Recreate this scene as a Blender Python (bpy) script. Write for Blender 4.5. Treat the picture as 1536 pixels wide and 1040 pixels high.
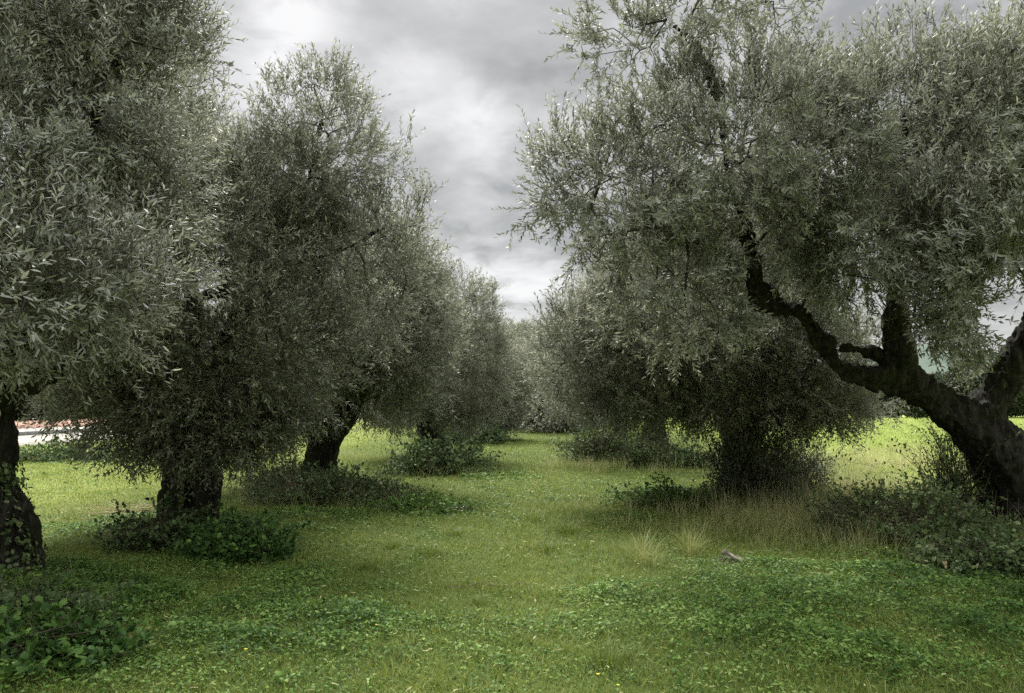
import bpy, math
import numpy as np
from math import radians, sin, cos, tan, pi

for o in list(bpy.data.objects):
    bpy.data.objects.remove(o, do_unlink=True)
S = bpy.context.scene
C = S.collection

# ------------------------------------------------------------------ camera
F = 1109.0                       # focal length in photo pixels (1536 wide)
CAMZ = 1.55
PITCH = math.atan((608 - 520) / F)
cam_d = bpy.data.cameras.new("camera")
cam_d.sensor_width = 36.0
cam_d.lens = 36.0 * F / 1536
cam_d.clip_start = 0.05
cam_d.clip_end = 9000
cam = bpy.data.objects.new("camera", cam_d)
C.objects.link(cam)
cam.location = (0, 0, CAMZ)
cam.rotation_euler = (pi / 2 + PITCH, 0, 0)
S.camera = cam

# ------------------------------------------------------------------ light
SUN_EL, SUN_AZ = radians(52), radians(-10)      # azimuth from +Y (view axis) towards +X
sun_d = bpy.data.lights.new("sun", 'SUN')
sun_d.energy = 2.6
sun_d.angle = radians(20)
sun_d.color = (1.0, 0.97, 0.92)
sun = bpy.data.objects.new("sun", sun_d)
C.objects.link(sun)
sun.rotation_euler = (-(pi / 2 - SUN_EL), 0, -SUN_AZ)

world = bpy.data.worlds.new("World")
S.world = world
world.use_nodes = True
nt = world.node_tree
nt.nodes.clear()


class NB:
    """small node-building helper"""
    def __init__(self, nt):
        self.nt = nt
    def n(self, typ, **kw):
        nd = self.nt.nodes.new(typ)
        for k, v in kw.items():
            if k.startswith('i_'):
                nd.inputs[k[2:]].default_value = v
            else:
                setattr(nd, k, v)
        return nd
    def l(self, a, b):
        self.nt.links.new(a, b)
    def math(self, op, a, b=None, clamp=False):
        nd = self.nt.nodes.new('ShaderNodeMath')
        nd.operation = op
        nd.use_clamp = clamp
        for i, v in enumerate((a, b)):
            if v is None:
                continue
            if isinstance(v, (int, float)):
                nd.inputs[i].default_value = v
            else:
                self.l(v, nd.inputs[i])
        return nd.outputs[0]
    def mix(self, fac, a, b, typ='RGBA', blend='MIX'):
        nd = self.nt.nodes.new('ShaderNodeMix')
        nd.data_type = typ
        nd.blend_type = blend
        ia, ib = (6, 7) if typ == 'RGBA' else (2, 3)
        for i, v in ((0, fac), (ia, a), (ib, b)):
            if isinstance(v, (int, float)):
                nd.inputs[i].default_value = v
            elif isinstance(v, (tuple, list)):
                nd.inputs[i].default_value = tuple(v) + (1,) * (4 - len(v))
            else:
                self.l(v, nd.inputs[i])
        return nd.outputs[2 if typ == 'RGBA' else 0]
    def noise(self, vec, scale, detail=4, rough=0.55, dist=0.0):
        nd = self.n('ShaderNodeTexNoise')
        nd.inputs['Scale'].default_value = scale
        nd.inputs['Detail'].default_value = detail
        nd.inputs['Roughness'].default_value = rough
        nd.inputs['Distortion'].default_value = dist
        if vec is not None:
            self.l(vec, nd.inputs['Vector'])
        return nd.outputs['Fac']
    def ramp(self, fac, stops, interp='LINEAR'):
        nd = self.n('ShaderNodeValToRGB')
        cr = nd.color_ramp
        cr.interpolation = interp
        while len(cr.elements) < len(stops):
            cr.elements.new(0.5)
        for e, (p, c) in zip(cr.elements, stops):
            e.position = p
            e.color = tuple(c) + (1,) if len(c) == 3 else c
        self.l(fac, nd.inputs[0])
        return nd.outputs[0]


def pix_dir(px, py):
    u, v = (px - 768) / F, (520 - py) / F
    d = np.array([u, cos(PITCH) - v * sin(PITCH), sin(PITCH) + v * cos(PITCH)])
    return d / np.linalg.norm(d)


def P(px, py, d):
    """the point d metres ahead that stands at photo pixel px, py"""
    r = pix_dir(px, py)
    return np.array([0, 0, CAMZ]) + r * (d / r[1])


b = NB(nt)
tc = b.n('ShaderNodeTexCoord').outputs['Generated']
sky = b.n('ShaderNodeTexSky')
sky.sky_type = 'NISHITA'
sky.sun_disc = False
sky.sun_elevation = SUN_EL
sky.sun_rotation = SUN_AZ
sky.air_density = 1.0
sep = b.n('ShaderNodeSeparateXYZ')
b.l(tc, sep.inputs[0])
zz = b.math('ADD', b.math('MAXIMUM', sep.outputs[2], 0.0), 0.22)
com = b.n('ShaderNodeCombineXYZ')
b.l(b.math('DIVIDE', sep.outputs[0], zz), com.inputs[0])
b.l(b.math('DIVIDE', sep.outputs[1], zz), com.inputs[1])
com.inputs[2].default_value = 3.7
n1 = b.noise(com.outputs[0], 2.3, 7, 0.52, 0.3)
n2 = b.noise(com.outputs[0], 6.0, 6, 0.55, 0.3)
blobmask = b.math('MULTIPLY', b.math('SUBTRACT', n2, 0.30), 4.0, clamp=True)
dens = b.math('ADD', b.math('MULTIPLY', n1, 0.62), b.math('MULTIPLY', n2, 0.38))
# brighter openings between the cloud masses
for px, py, k, w in ((435, 15, 700, .24), (405, 110, 900, .16), (600, 150, 1100, .17), (715, 165, 1300, .16), (760, 250, 900, .08),
                     (740, 450, 250, .22), (1450, 30, 60, .04), (830, 120, 150, -.03), (650, 50, 200, -.03), (370, 40, 900, -.05), (640, 230, 900, -.05),
                     (740, 320, 200, -.02)):
    dv = pix_dir(px, py)
    dp = b.n('ShaderNodeVectorMath', operation='DOT_PRODUCT')
    nrm = b.n('ShaderNodeVectorMath', operation='NORMALIZE')
    b.l(tc, nrm.inputs[0])
    b.l(nrm.outputs[0], dp.inputs[0])
    dp.inputs[1].default_value = tuple(dv)
    g = b.math('POWER', b.math('MAXIMUM', dp.outputs['Value'], 0.0), k)
    dens = b.math('ADD', dens, b.math('MULTIPLY', b.math('MULTIPLY', g, blobmask), w))
cloud = b.ramp(dens, [(0.40, (0.225, 0.229, 0.23)), (0.47, (0.295, 0.299, 0.299)), (0.54, (0.345, 0.348, 0.347)),
                      (0.62, (0.43, 0.43, 0.433)), (0.80, (0.56, 0.56, 0.56))])
skyc = b.mix(1.0, sky.outputs[0], (0.10, 0.095, 0.085), blend='MULTIPLY')
wc = b.mix(0.95, skyc, cloud)
zen = b.n('ShaderNodeMapRange', interpolation_type='SMOOTHSTEP')  # sky overhead, out of view, brightened to add fill light
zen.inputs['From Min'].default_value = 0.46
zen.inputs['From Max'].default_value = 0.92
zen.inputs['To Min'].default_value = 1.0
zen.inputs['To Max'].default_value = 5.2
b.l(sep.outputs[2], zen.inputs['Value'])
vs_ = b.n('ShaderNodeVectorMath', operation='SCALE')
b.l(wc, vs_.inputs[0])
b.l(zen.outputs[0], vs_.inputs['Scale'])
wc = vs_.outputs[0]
bg = b.n('ShaderNodeBackground')
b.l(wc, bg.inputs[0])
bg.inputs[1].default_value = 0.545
out = b.n('ShaderNodeOutputWorld')
b.l(bg.outputs[0], out.inputs[0])

S.view_settings.view_transform = 'Standard'
S.view_settings.look = 'None'
S.view_settings.gamma = 1.0
S.view_settings.exposure = 1.65
S.cycles.max_bounces = 8
S.cycles.diffuse_bounces = 6
S.cycles.glossy_bounces = 2
S.cycles.transmission_bounces = 4
S.cycles.use_denoising = False
S.cycles.sample_clamp_indirect = 4.0

# ------------------------------------------------------------------ helpers
GA = tan(radians(2.7))            # the rows run 2.7 degrees to the right of the view axis


def lateral(x, y):
    return x - y * GA


_r = np.random.default_rng(5)
_K = _r.normal(size=(24, 3))
_PH = _r.uniform(0, 6.28, 24)


def wav(p, s, n=12, off=0):
    """smooth pseudo-noise in about -1..1; p (N,3)"""
    a = 0
    for i in range(n):
        a = a + np.sin((p @ _K[(i + off) % 24]) * s * (1 + .13 * i) + _PH[(i + off * 3) % 24])
    return a / n * 1.8


def ground_h(x, y):
    x = np.asarray(x, float)
    y = np.asarray(y, float)
    p = np.stack([x, y, x * 0], -1)
    near = np.exp(-((x / 60) ** 2 + (y / 60) ** 2))
    h = (0.05 * wav(p, 0.55, 10) + 0.015 * wav(p, 2.2, 8, 5)) * near
    for (mx, my, r_, hh) in MOUNDS:
        h = h + hh * np.exp(-((x - mx) ** 2 + (y - my) ** 2) / r_ ** 2)
    return h


MOUNDS = []


def GP(px, d):
    """a ground point at depth d under photo column px"""
    return np.array([(px - 768) / F * d * 1.0, d])


def mesh_obj(name, verts, faces, mat, parent=None, attr=None, smooth=False):
    """faces: list of (M,k) int arrays"""
    me = bpy.data.meshes.new(name)
    verts = np.ascontiguousarray(verts, dtype=np.float32)
    me.vertices.add(len(verts))
    me.vertices.foreach_set('co', verts.ravel())
    idx = np.concatenate([np.asarray(f).ravel() for f in faces]).astype(np.int32)
    tot = np.concatenate([np.full(len(f), np.asarray(f).shape[1], np.int32) for f in faces])
    start = np.concatenate([[0], np.cumsum(tot)[:-1]]).astype(np.int32)
    me.loops.add(len(idx))
    me.loops.foreach_set('vertex_index', idx)
    me.polygons.add(len(tot))
    me.polygons.foreach_set('loop_start', start)
    if smooth:
        me.polygons.foreach_set('use_smooth', np.ones(len(tot), bool))
    me.update(calc_edges=True)
    if attr is not None:
        a = me.attributes.new('v', 'FLOAT', 'POINT')
        a.data.foreach_set('value', np.ascontiguousarray(attr, dtype=np.float32))
    me.materials.append(mat)
    o = bpy.data.objects.new(name, me)
    C.objects.link(o)
    if parent is not None:
        o.parent = parent
        o.matrix_parent_inverse.identity()
        o.location = (0, 0, 0)
    return o


def tag(o, label=None, cat=None, group=None, kind=None):
    if label: o['label'] = label
    if cat: o['category'] = cat
    if group: o['group'] = group
    if kind: o['kind'] = kind
    return o


def empty(name, loc):
    o = bpy.data.objects.new(name, None)
    o.empty_display_size = 0.3
    o.location = tuple(float(v) for v in loc)
    C.objects.link(o)
    return o


def unit(v):
    return v / np.maximum(np.linalg.norm(v, axis=-1, keepdims=True), 1e-9)


class Geo:
    """collects vertices and faces with a per-vertex variation value"""
    def __init__(self):
        self.v, self.f, self.a, self.n = [], {}, [], 0
    def add(self, verts, faces, attr):
        self.v.append(verts.reshape(-1, 3))
        self.a.append(attr.ravel())
        for f in faces:
            self.f.setdefault(f.shape[1], []).append(f + self.n)
        self.n += verts.reshape(-1, 3).shape[0]
    def build(self, name, mat, parent=None, origin=None, smooth=False):
        v = np.concatenate(self.v)
        if origin is not None:
            v = v - np.asarray(origin)
        return mesh_obj(name, v, [np.concatenate(x) for x in self.f.values()], mat, parent, np.concatenate(self.a), smooth)


def leaves(g, pos, dr, nrm, L, W, val, detail=1, curl=0.12):
    """lanceolate leaves; detail 0 = one quad, 1 = six points, 2 = rounder and broader"""
    N = len(pos)
    dr = unit(dr)
    side = unit(np.cross(dr, nrm))
    nn = unit(np.cross(side, dr))
    L = np.broadcast_to(L, N)[:, None]
    W = np.broadcast_to(W, N)[:, None]
    base = np.arange(N)[:, None]
    if detail == 0:
        T = [(0, 0), (.45, 1), (1, 0), (.45, -1)]
        fs = [np.array([0, 1, 2, 3])]
    elif detail == 1:
        T = [(0, 0), (.33, .92), (.33, -.92), (.72, .75), (.72, -.75), (1, 0)]
        fs = [np.array([0, 2, 1]), np.array([1, 2, 4, 3]), np.array([3, 4, 5])]
    else:
        T = [(0, .12), (0, -.12), (.3, 1), (.3, -1), (.72, .85), (.72, -.85), (1, .12), (1, -.12)]
        fs = [np.array([0, 1, 3, 2]), np.array([2, 3, 5, 4]), np.array([4, 5, 7, 6])]
    vs = np.empty((N, len(T), 3))
    for i, (t, s) in enumerate(T):
        vs[:, i] = pos + dr * L * t + side * W * 0.5 * s - nn * L * curl * t * t + (nn * W * .12 * abs(s) if detail else 0)
    k = len(T)
    g.add(vs, [base * k + f[None, :] for f in fs], np.repeat(val, k))


def blades(g, pos, dr, H, W, bend, val, seg=2):
    """grass blades: tapered ribbons from pos, leaning along dr (xy) by bend"""
    N = len(pos)
    side = unit(np.stack([-dr[:, 1], dr[:, 0], np.zeros(N)], -1) + 0.0)
    d3 = np.stack([dr[:, 0], dr[:, 1], np.zeros(N)], -1)
    H = np.broadcast_to(H, N)[:, None]
    W = np.broadcast_to(W, N)[:, None]
    bend = np.broadcast_to(bend, N)[:, None]
    up = np.array([0, 0, 1.0])
    k = 2 * seg + 1
    vs = np.empty((N, k, 3))
    for i in range(seg + 1):
        t = i / seg
        c = pos + up * H * t * (1 - .25 * bend * t) + d3 * H * bend * t * t
        w = W * .5 * (1 - t) ** .6
        if i < seg:
            vs[:, 2 * i] = c - side * w
            vs[:, 2 * i + 1] = c + side * w
        else:
            vs[:, 2 * i] = c
    b_ = np.arange(N)[:, None] * k
    fs = [b_ + np.array([2 * i, 2 * i + 1, 2 * i + 3, 2 * i + 2])[None] for i in range(seg - 1)]
    j = 2 * (seg - 1)
    fs.append(b_ + np.array([j, j + 1, j + 2])[None])
    g.add(vs, fs, np.repeat(val, k))


def frusta(g, A, B, ra, rb, sides, val):
    """straight tapered tubes from A to B"""
    N = len(A)
    if N == 0: return
    d = unit(B - A)
    ref = np.where(np.abs(d[:, 2:3]) > .9, np.array([[1., 0, 0]]), np.array([[0, 0, 1.]]))
    s = unit(np.cross(d, ref))
    t = np.cross(d, s)
    ang = np.arange(sides) * 2 * pi / sides
    vs = np.empty((N, 2 * sides, 3))
    for i, a in enumerate(ang):
        o = s * cos(a) + t * sin(a)
        vs[:, i] = A + o * ra[:, None]
        vs[:, sides + i] = B + o * rb[:, None]
    b_ = np.arange(N)[:, None] * 2 * sides
    fs = [b_ + np.array([i, (i + 1) % sides, sides + (i + 1) % sides, sides + i])[None] for i in range(sides)]
    g.add(vs, fs, np.repeat(val, 2 * sides))


# ------------------------------------------------------------------ materials
def new_mat(name):
    m = bpy.data.materials.new(name)
    m.use_nodes = True
    m.node_tree.nodes.clear()
    return m, NB(m.node_tree)


def finish(m, b, color, rough=0.6, trans=0.0, spec=0.3, bump=None, trans_col=None):
    p = b.n('ShaderNodeBsdfPrincipled')
    if isinstance(color, tuple):
        p.inputs['Base Color'].default_value = color + (1,)
    else:
        b.l(color, p.inputs['Base Color'])
    p.inputs['Roughness'].default_value = rough
    p.inputs['Specular IOR Level'].default_value = spec
    if bump is not None:
        b.l(bump, p.inputs['Normal'])
    o = b.n('ShaderNodeOutputMaterial')
    if trans > 0:
        t = b.n('ShaderNodeBsdfTranslucent')
        tcx = trans_col if trans_col is not None else color
        if isinstance(tcx, tuple):
            t.inputs[0].default_value = tcx + (1,)
        else:
            b.l(tcx, t.inputs[0])
        mx = b.n('ShaderNodeMixShader')
        mx.inputs[0].default_value = trans
        b.l(p.outputs[0], mx.inputs[1])
        b.l(t.outputs[0], mx.inputs[2])
        b.l(mx.outputs[0], o.inputs[0])
    else:
        b.l(p.outputs[0], o.inputs[0])
    return m


def leaf_mat(name, stops, under=None, trans=0.25, rough=0.5, spec=0.4, patch=0.25, pscale=0.6):
    m, b = new_mat(name)
    at = b.n('ShaderNodeAttribute', attribute_name='v')
    geo = b.n('ShaderNodeNewGeometry')
    nz = b.noise(geo.outputs['Position'], pscale, 3, 0.5)
    f = b.math('ADD', at.outputs['Fac'], b.math('MULTIPLY', b.math('SUBTRACT', nz, 0.5), patch * 2), clamp=True)
    col = b.ramp(f, stops)
    tcol = col
    if under is not None:
        uc = b.ramp(at.outputs['Fac'], under)
        col = b.mix(geo.outputs['Backfacing'], col, uc)
    return finish(m, b, col, rough, trans, spec, None, tcol)


M = {}
M['olive'] = leaf_mat('olive_leaf',
    [(0, (.085, .092, .062)), (.45, (.20, .210, .145)), (.8, (.32, .332, .235)), (1, (.47, .485, .35))],
    [(0, (.25, .26, .22)), (1, (.50, .51, .45))], trans=.42, rough=.5, spec=.3, patch=.22, pscale=1.1)
M['sucker'] = leaf_mat('sucker_leaf',
    [(0, (.04, .062, .026)), (.55, (.10, .135, .06)), (1, (.25, .29, .14))],
    [(0, (.09, .11, .07)), (1, (.18, .20, .13))], trans=.25, rough=.45)
M['grass'] = leaf_mat('grass_blade',
    [(0, (.062, .115, .020)), (.35, (.165, .215, .036)), (.65, (.265, .30, .062)), (.85, (.33, .35, .10)), (1, (.46, .42, .22))],
    trans=.35, rough=.55, spec=.25, patch=.30, pscale=.45)
M['field'] = leaf_mat('field_blade',
    [(0, (.24, .31, .085)), (.5, (.34, .41, .12)), (1, (.46, .49, .20))], trans=.40, rough=.6, spec=.2, patch=.25, pscale=.15)
M['clover'] = leaf_mat('clover_leaf',
    [(0, (.035, .080, .020)), (.4, (.075, .150, .030)), (.75, (.15, .255, .045)), (1, (.25, .35, .10))],
    trans=.3, rough=.6, spec=.18, patch=.3, pscale=1.0)
M['bramble'] = leaf_mat('bramble_leaf',
    [(0, (.032, .056, .022)), (.45, (.078, .128, .042)), (.8, (.155, .215, .075)), (1, (.30, .32, .18))],
    trans=.25, rough=.6, spec=.2, patch=.2, pscale=1.2)
M['straw'] = leaf_mat('dry_stalk',
    [(0, (.16, .21, .055)), (.35, (.30, .33, .10)), (.7, (.50, .46, .24)), (1, (.68, .60, .38))],
    trans=.3, rough=.6, spec=.2, patch=.15)
M['deadstem'] = leaf_mat('dead_stem', [(0, (.05, .044, .03)), (.5, (.11, .092, .062)), (1, (.23, .20, .13))], trans=0, rough=.8, spec=.1)
M['shrub'] = leaf_mat('background_leaf',
    [(0, (.022, .036, .016)), (.5, (.045, .065, .028)), (1, (.10, .125, .055))], trans=.2, rough=.55, patch=.3, pscale=.3)


def bark_mat(name, dark, mid, light, moss):
    m, b = new_mat(name)
    geo = b.n('ShaderNodeNewGeometry').outputs['Position']
    mp = b.n('ShaderNodeMapping')
    mp.inputs['Scale'].default_value = (1, 1, .22)
    b.l(geo, mp.inputs[0])
    a = b.noise(mp.outputs[0], 22, 8, .68, .6)
    c = b.noise(geo, 3.0, 4, .55)
    col = b.ramp(a, [(.3, dark), (.52, mid), (.72, light)])
    mf = b.ramp(c, [(.48, (0, 0, 0)), (.68, (1, 1, 1))])
    col = b.mix(b.math('MULTIPLY', mf, .6), col, moss)
    bp = b.n('ShaderNodeBump')
    bp.inputs['Strength'].default_value = 1.0
    bp.inputs['Distance'].default_value = .03
    b.l(a, bp.inputs['Height'])
    return finish(m, b, col, .85, 0, .15, bp.outputs[0])


M['bark'] = bark_mat('olive_bark', (.008, .0075, .0065), (.030, .027, .022), (.10, .09, .075), (.028, .034, .016))
M['twig'] = leaf_mat('twig_bark', [(0, (.035, .03, .024)), (1, (.10, .09, .07))], trans=0, rough=.8, spec=.1)

# ------------------------------------------------------------------ ground
TREES = {}   # name -> base ground point


def grid_coords(lo, hi, fine_lo, fine_hi, step):
    a = np.arange(fine_lo, fine_hi + 1e-6, step)
    out = [a]
    x, s = fine_hi, step
    up = []
    while x < hi:
        s *= 1.22
        x += s
        up.append(x)
    x, s = fine_lo, step
    dn = []
    while x > lo:
        s *= 1.22
        x -= s
        dn.append(x)
    return np.concatenate([dn[::-1], a, up])


for px, d, r_, hh in ((1505, 9.0, 1.3, .12), (285, 9.4, 1.3, .10), (480, 14.4, 1.5, .12), (650, 21, 1.6, .12), (1110, 12.5, 1.5, .10),
                      (-10, 6.5, 1.2, .10), (985, 21, 1.7, .12)):
    q = GP(px, d)
    MOUNDS.append((q[0], q[1], r_, hh))

gx = grid_coords(-4000, 4000, -12, 12, .16)
gy = grid_coords(-4000, 4000, 1, 26, .16)
X, Y = np.meshgrid(gx, gy)
Z = ground_h(X.ravel(), Y.ravel())
V = np.stack([X.ravel(), Y.ravel(), Z], -1)
nx, ny = len(gx), len(gy)
ii = (np.arange(ny - 1)[:, None] * nx + np.arange(nx - 1)[None]).ravel()
Fq = np.stack([ii, ii + 1, ii + 1 + nx, ii + nx], -1)

m, b = new_mat('meadow_soil')
geo = b.n('ShaderNodeNewGeometry').outputs['Position']
sp = b.n('ShaderNodeSeparateXYZ')
b.l(geo, sp.inputs[0])
lat = b.math('SUBTRACT', sp.outputs[0], b.math('MULTIPLY', sp.outputs[1], GA))
na = b.noise(geo, .5, 5, .6)
nb_ = b.noise(geo, 9, 6, .65)
nc = b.noise(geo, 60, 4, .7)
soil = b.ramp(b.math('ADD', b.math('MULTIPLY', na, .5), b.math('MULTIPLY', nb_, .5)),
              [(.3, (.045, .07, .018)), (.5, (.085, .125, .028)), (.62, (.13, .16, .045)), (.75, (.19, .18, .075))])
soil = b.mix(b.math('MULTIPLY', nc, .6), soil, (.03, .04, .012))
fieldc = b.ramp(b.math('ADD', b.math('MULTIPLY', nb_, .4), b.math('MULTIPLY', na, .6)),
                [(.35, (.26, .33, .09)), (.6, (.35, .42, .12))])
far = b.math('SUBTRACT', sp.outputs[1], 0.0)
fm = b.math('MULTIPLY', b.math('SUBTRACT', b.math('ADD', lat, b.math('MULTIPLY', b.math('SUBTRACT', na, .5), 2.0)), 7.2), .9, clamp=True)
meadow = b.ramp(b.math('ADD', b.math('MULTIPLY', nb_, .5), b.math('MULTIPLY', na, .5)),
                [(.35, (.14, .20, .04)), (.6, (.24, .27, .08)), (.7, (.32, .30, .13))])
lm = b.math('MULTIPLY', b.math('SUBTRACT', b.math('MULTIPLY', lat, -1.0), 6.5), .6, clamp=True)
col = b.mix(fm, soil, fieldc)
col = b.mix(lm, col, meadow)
bp = b.n('ShaderNodeBump')
bp.inputs['Strength'].default_value = .7
bp.inputs['Distance'].default_value = .05
b.l(b.math('ADD', nb_, b.math('MULTIPLY', nc, .6)), bp.inputs['Height'])
finish(m, b, col, .9, 0, .1, bp.outputs[0])
M['soil'] = m
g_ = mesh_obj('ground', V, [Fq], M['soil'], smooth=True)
tag(g_, kind='structure')


def strip(name, l0, l1, y0, y1, z, mat, thick=0.0):
    n = 40
    ys = np.linspace(y0, y1, n)
    vs, fs = [], []
    for y in ys:
        for l in (l0, l1):
            vs.append((l + y * GA, y, z))
    vs = np.array(vs)
    fs = [np.array([[2 * i, 2 * i + 1, 2 * i + 3, 2 * i + 2] for i in range(n - 1)])]
    if thick:
        lo = vs.copy()
        lo[:, 2] = z - thick
        k = len(vs)
        vs = np.concatenate([vs, lo])
        fs.append(np.array([[2 * i + 1, k + 2 * i + 1, k + 2 * i + 3, 2 * i + 3] for i in range(n - 1)]))
        fs.append(np.array([[2 * i, 2 * i + 2, k + 2 * i + 2, k + 2 * i] for i in range(n - 1)]))
        fs.append(np.array([[0, k, k + 1, 1], [k - 2, k - 1, 2 * k - 1, 2 * k - 2]]))
    return tag(mesh_obj(name, vs, fs, mat), kind='structure')


def plain_mat(name, c0, c1, sc=3, rough=.9):
    m, b = new_mat(name)
    geo = b.n('ShaderNodeNewGeometry').outputs['Position']
    n = b.noise(geo, sc, 6, .65)
    return finish(m, b, b.ramp(n, [(.35, c0), (.65, c1)]), rough, 0, .15)


strip('gravel_verge', -25.6, -19.6, 5, 140, .07, plain_mat('pale_gravel', (.26, .25, .21), (.38, .36, .31), 1.5), .3)
strip('kerb', -26.1, -25.6, 5, 140, .24, plain_mat('kerb_concrete', (.06, .062, .055), (.11, .11, .10), 4), .4)
strip('road', -32.6, -26.1, 5, 140, .10, plain_mat('pale_road', (.32, .30, .26), (.42, .40, .35), 1.0), .3)
strip('red_earth', -46, -32.6, 5, 140, .20, plain_mat('red_earth', (.26, .15, .11), (.40, .25, .19), .35), .4)

# ------------------------------------------------------------------ short grass and leafy ground cover
rng = np.random.default_rng(11)


def fan(n_per, dmin, dmax, dref, rng, wl=.86, wr=.86):
    """points over the ground seen ahead, thinning out as 1/d^2 beyond dref"""
    # radial density: constant n_per (per m2) up to dref, then n_per*(dref/d)^2
    ds = np.linspace(dmin, dmax, 4000)
    dens = n_per * np.where(ds < dref, 1, (dref / ds) ** 2) * (wl + wr) * (ds + 1.2)
    cum = np.concatenate([[0], np.cumsum((dens[1:] + dens[:-1]) / 2 * np.diff(ds))])
    n = int(cum[-1])
    d = np.interp(rng.uniform(0, cum[-1], n), cum, ds)
    x = rng.uniform(-wl, wr, n) * (d + 1.2)
    return x, d


# patches of broad-leaved ground cover: photo column, row, half widths in metres, weight
def row_d(py):
    return CAMZ * F / max(py - 608, 6)


PATCH = [(1180, 900, 1.5, .75, 1.0), (1400, 930, 1.8, .9, 1.0), (1020, 900, .55, .45, .8), (1300, 860, 1.2, 1.0, .9), (1470, 850, 1.4, 1.6, .9),
         (1330, 990, 1.2, .35, .5), (860, 930, .5, .35, .55), (120, 960, 1.6, .9, 1.0), (60, 900, 1.5, 1.3, 1.0), (300, 870, 1.3, 1.2, .8),
         (370, 800, 1.0, .9, .8), (420, 930, 1.2, .6, .6), (640, 755, .9, .5, .8), (990, 745, .9, .5, .9), (950, 775, .6, .5, .4),
         (200, 790, 1.2, .9, .5), (540, 770, 1.6, .7, .7), (730, 712, .7, 1.2, .6), (200, 1010, 1.0, .3, .4), (600, 960, .6, .4, .3),
         (760, 1000, .7, .4, .25), (1120, 760, 1.3, .9, .5), (30, 690, 3.0, 1.2, .4), (150, 690, 3, 1.0, .5)]
PA = []
for px, py, rx, ry, w in PATCH:
    d = row_d(py)
    q = GP(px, d)
    PA.append((q[0], q[1], rx, ry, w))


def cover(x, y):
    c = np.zeros_like(x)
    for (a, b_, rx, ry, w) in PA:
        q = ((x - a) / rx) ** 2 + ((y - b_) / ry) ** 2
        c = np.maximum(c, w * np.exp(-q ** 1.5 * .7))
    p = np.stack([x, y, x * 0], -1)
    return np.clip(c * (1 + .45 * wav(p, 1.9, 8, 7)) + .22 * wav(p, 2.9, 8, 3) + .18 * wav(p, 8, 8, 9), 0, 1)


def rdir(n, rng):
    a = rng.uniform(0, 2 * pi, n)
    return np.stack([np.cos(a), np.sin(a)], -1)


x, y = fan(3600, 2.6, 60, 6.5, rng)
lt = lateral(x, y)
keep = (lt < 7.6 + rng.normal(0, .5, len(x))) & (lt > -19.5)
cv = cover(x, y)
keep &= rng.uniform(size=len(x)) > cv * .55
x, y, cv = x[keep], y[keep], cv[keep]
p2 = np.stack([x, y, x * 0], -1)
tus = np.clip(wav(p2, 3.1, 10, 2) * .5 + .5, 0, 1)
tus2 = np.clip(wav(p2, 9, 10, 6) * .5 + .5, 0, 1)
n = len(x)
ln = np.clip(y / 8, .9, 3)
H = (.018 + .06 * tus * tus2 + rng.exponential(.016, n) + .05 * cv) * np.clip(.9 + .02 * y, 1, 1.8)
W = (.0035 + rng.uniform(0, .003, n)) * ln
pos = np.stack([x, y, ground_h(x, y) - .004], -1)
val = np.clip(rng.normal(.40, .17, n) + .12 * (tus - .5) - .12 * (tus2 - .5) + (rng.uniform(size=n) > .96) * .35, 0, 1)
far_l = lateral(x, y) < -5.5
val = np.where(far_l, np.clip(val + .16, 0, 1), val)
g = Geo()
blades(g, pos, rdir(n, rng), H, W, rng.uniform(.2, 1.3, n), val, 2)
tag(g.build('short_grass', M['grass']), 'short yellow-green meadow grass covering the lane between the olive rows', 'grass', kind='stuff')

# field: fresh bright grass beyond the right-hand row
x, y = fan(900, 9, 90, 14, rng, .0, .95)
lt = lateral(x, y)
keep = lt > 7.0 + rng.normal(0, .6, len(x))
x, y = x[keep], y[keep]
n = len(x)
pos = np.stack([x, y, ground_h(x, y) - .004], -1)
g = Geo()
blades(g, pos, rdir(n, rng), (.08 + rng.exponential(.04, n)), .007 * np.clip(y / 10, 1, 5), rng.uniform(.1, .9, n), rng.uniform(0, 1, n), 2)
tag(g.build('field_grass', M['field']), 'bright lime green young grass of the open field beyond the right-hand trees', 'grass', kind='stuff')

# broad-leaved ground cover
x, y = fan(5200, 2.6, 45, 6.5, rng)
cv = cover(x, y)
keep = rng.uniform(size=len(x)) < np.clip(cv * 1.15 + .06, 0, 1)
keep &= (lateral(x, y) < 8)
x, y, cv = x[keep], y[keep], cv[keep]
n = len(x)
p2 = np.stack([x, y, x * 0], -1)
lump = np.clip(wav(p2, 5.5, 10, 4) * .5 + .5, 0, 1)
hgt = (.015 + cv * (.03 + .13 * lump)) * rng.uniform(.25, 1, n)
pos = np.stack([x, y, ground_h(x, y) + hgt], -1)
sc = np.clip(y / 7.5, .9, 2.6)
dirs = unit(np.concatenate([rdir(n, rng), rng.normal(.05, .35, (n, 1))], 1))
nrm = unit(rng.normal(0, .5, (n, 3)) + np.array([0, 0, 1.0]))
L = (.009 + .026 * rng.uniform(0, 1, n) ** 1.6) * sc * (.8 + .5 * cv)
val = np.clip(rng.normal(.47, .26, n) + .18 * wav(p2, 3.7, 8, 13) + .15 * (1 - cv), 0, 1)
g = Geo()
nar = rng.uniform(size=n) < .3
L = np.where(nar, L * 1.7, L)
leaves(g, pos, dirs, nrm, L, L * np.where(nar, rng.uniform(.18, .35, n), rng.uniform(.5, .85, n)), val, 2, .3)
tag(g.build('clover', M['clover']), 'low dark green broad-leaved weeds and clover carpeting the ground under the trees', 'ground cover', kind='stuff')

# taller loose grass: fringe near the right-hand row, field edge and tree feet
g = Geo()


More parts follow.
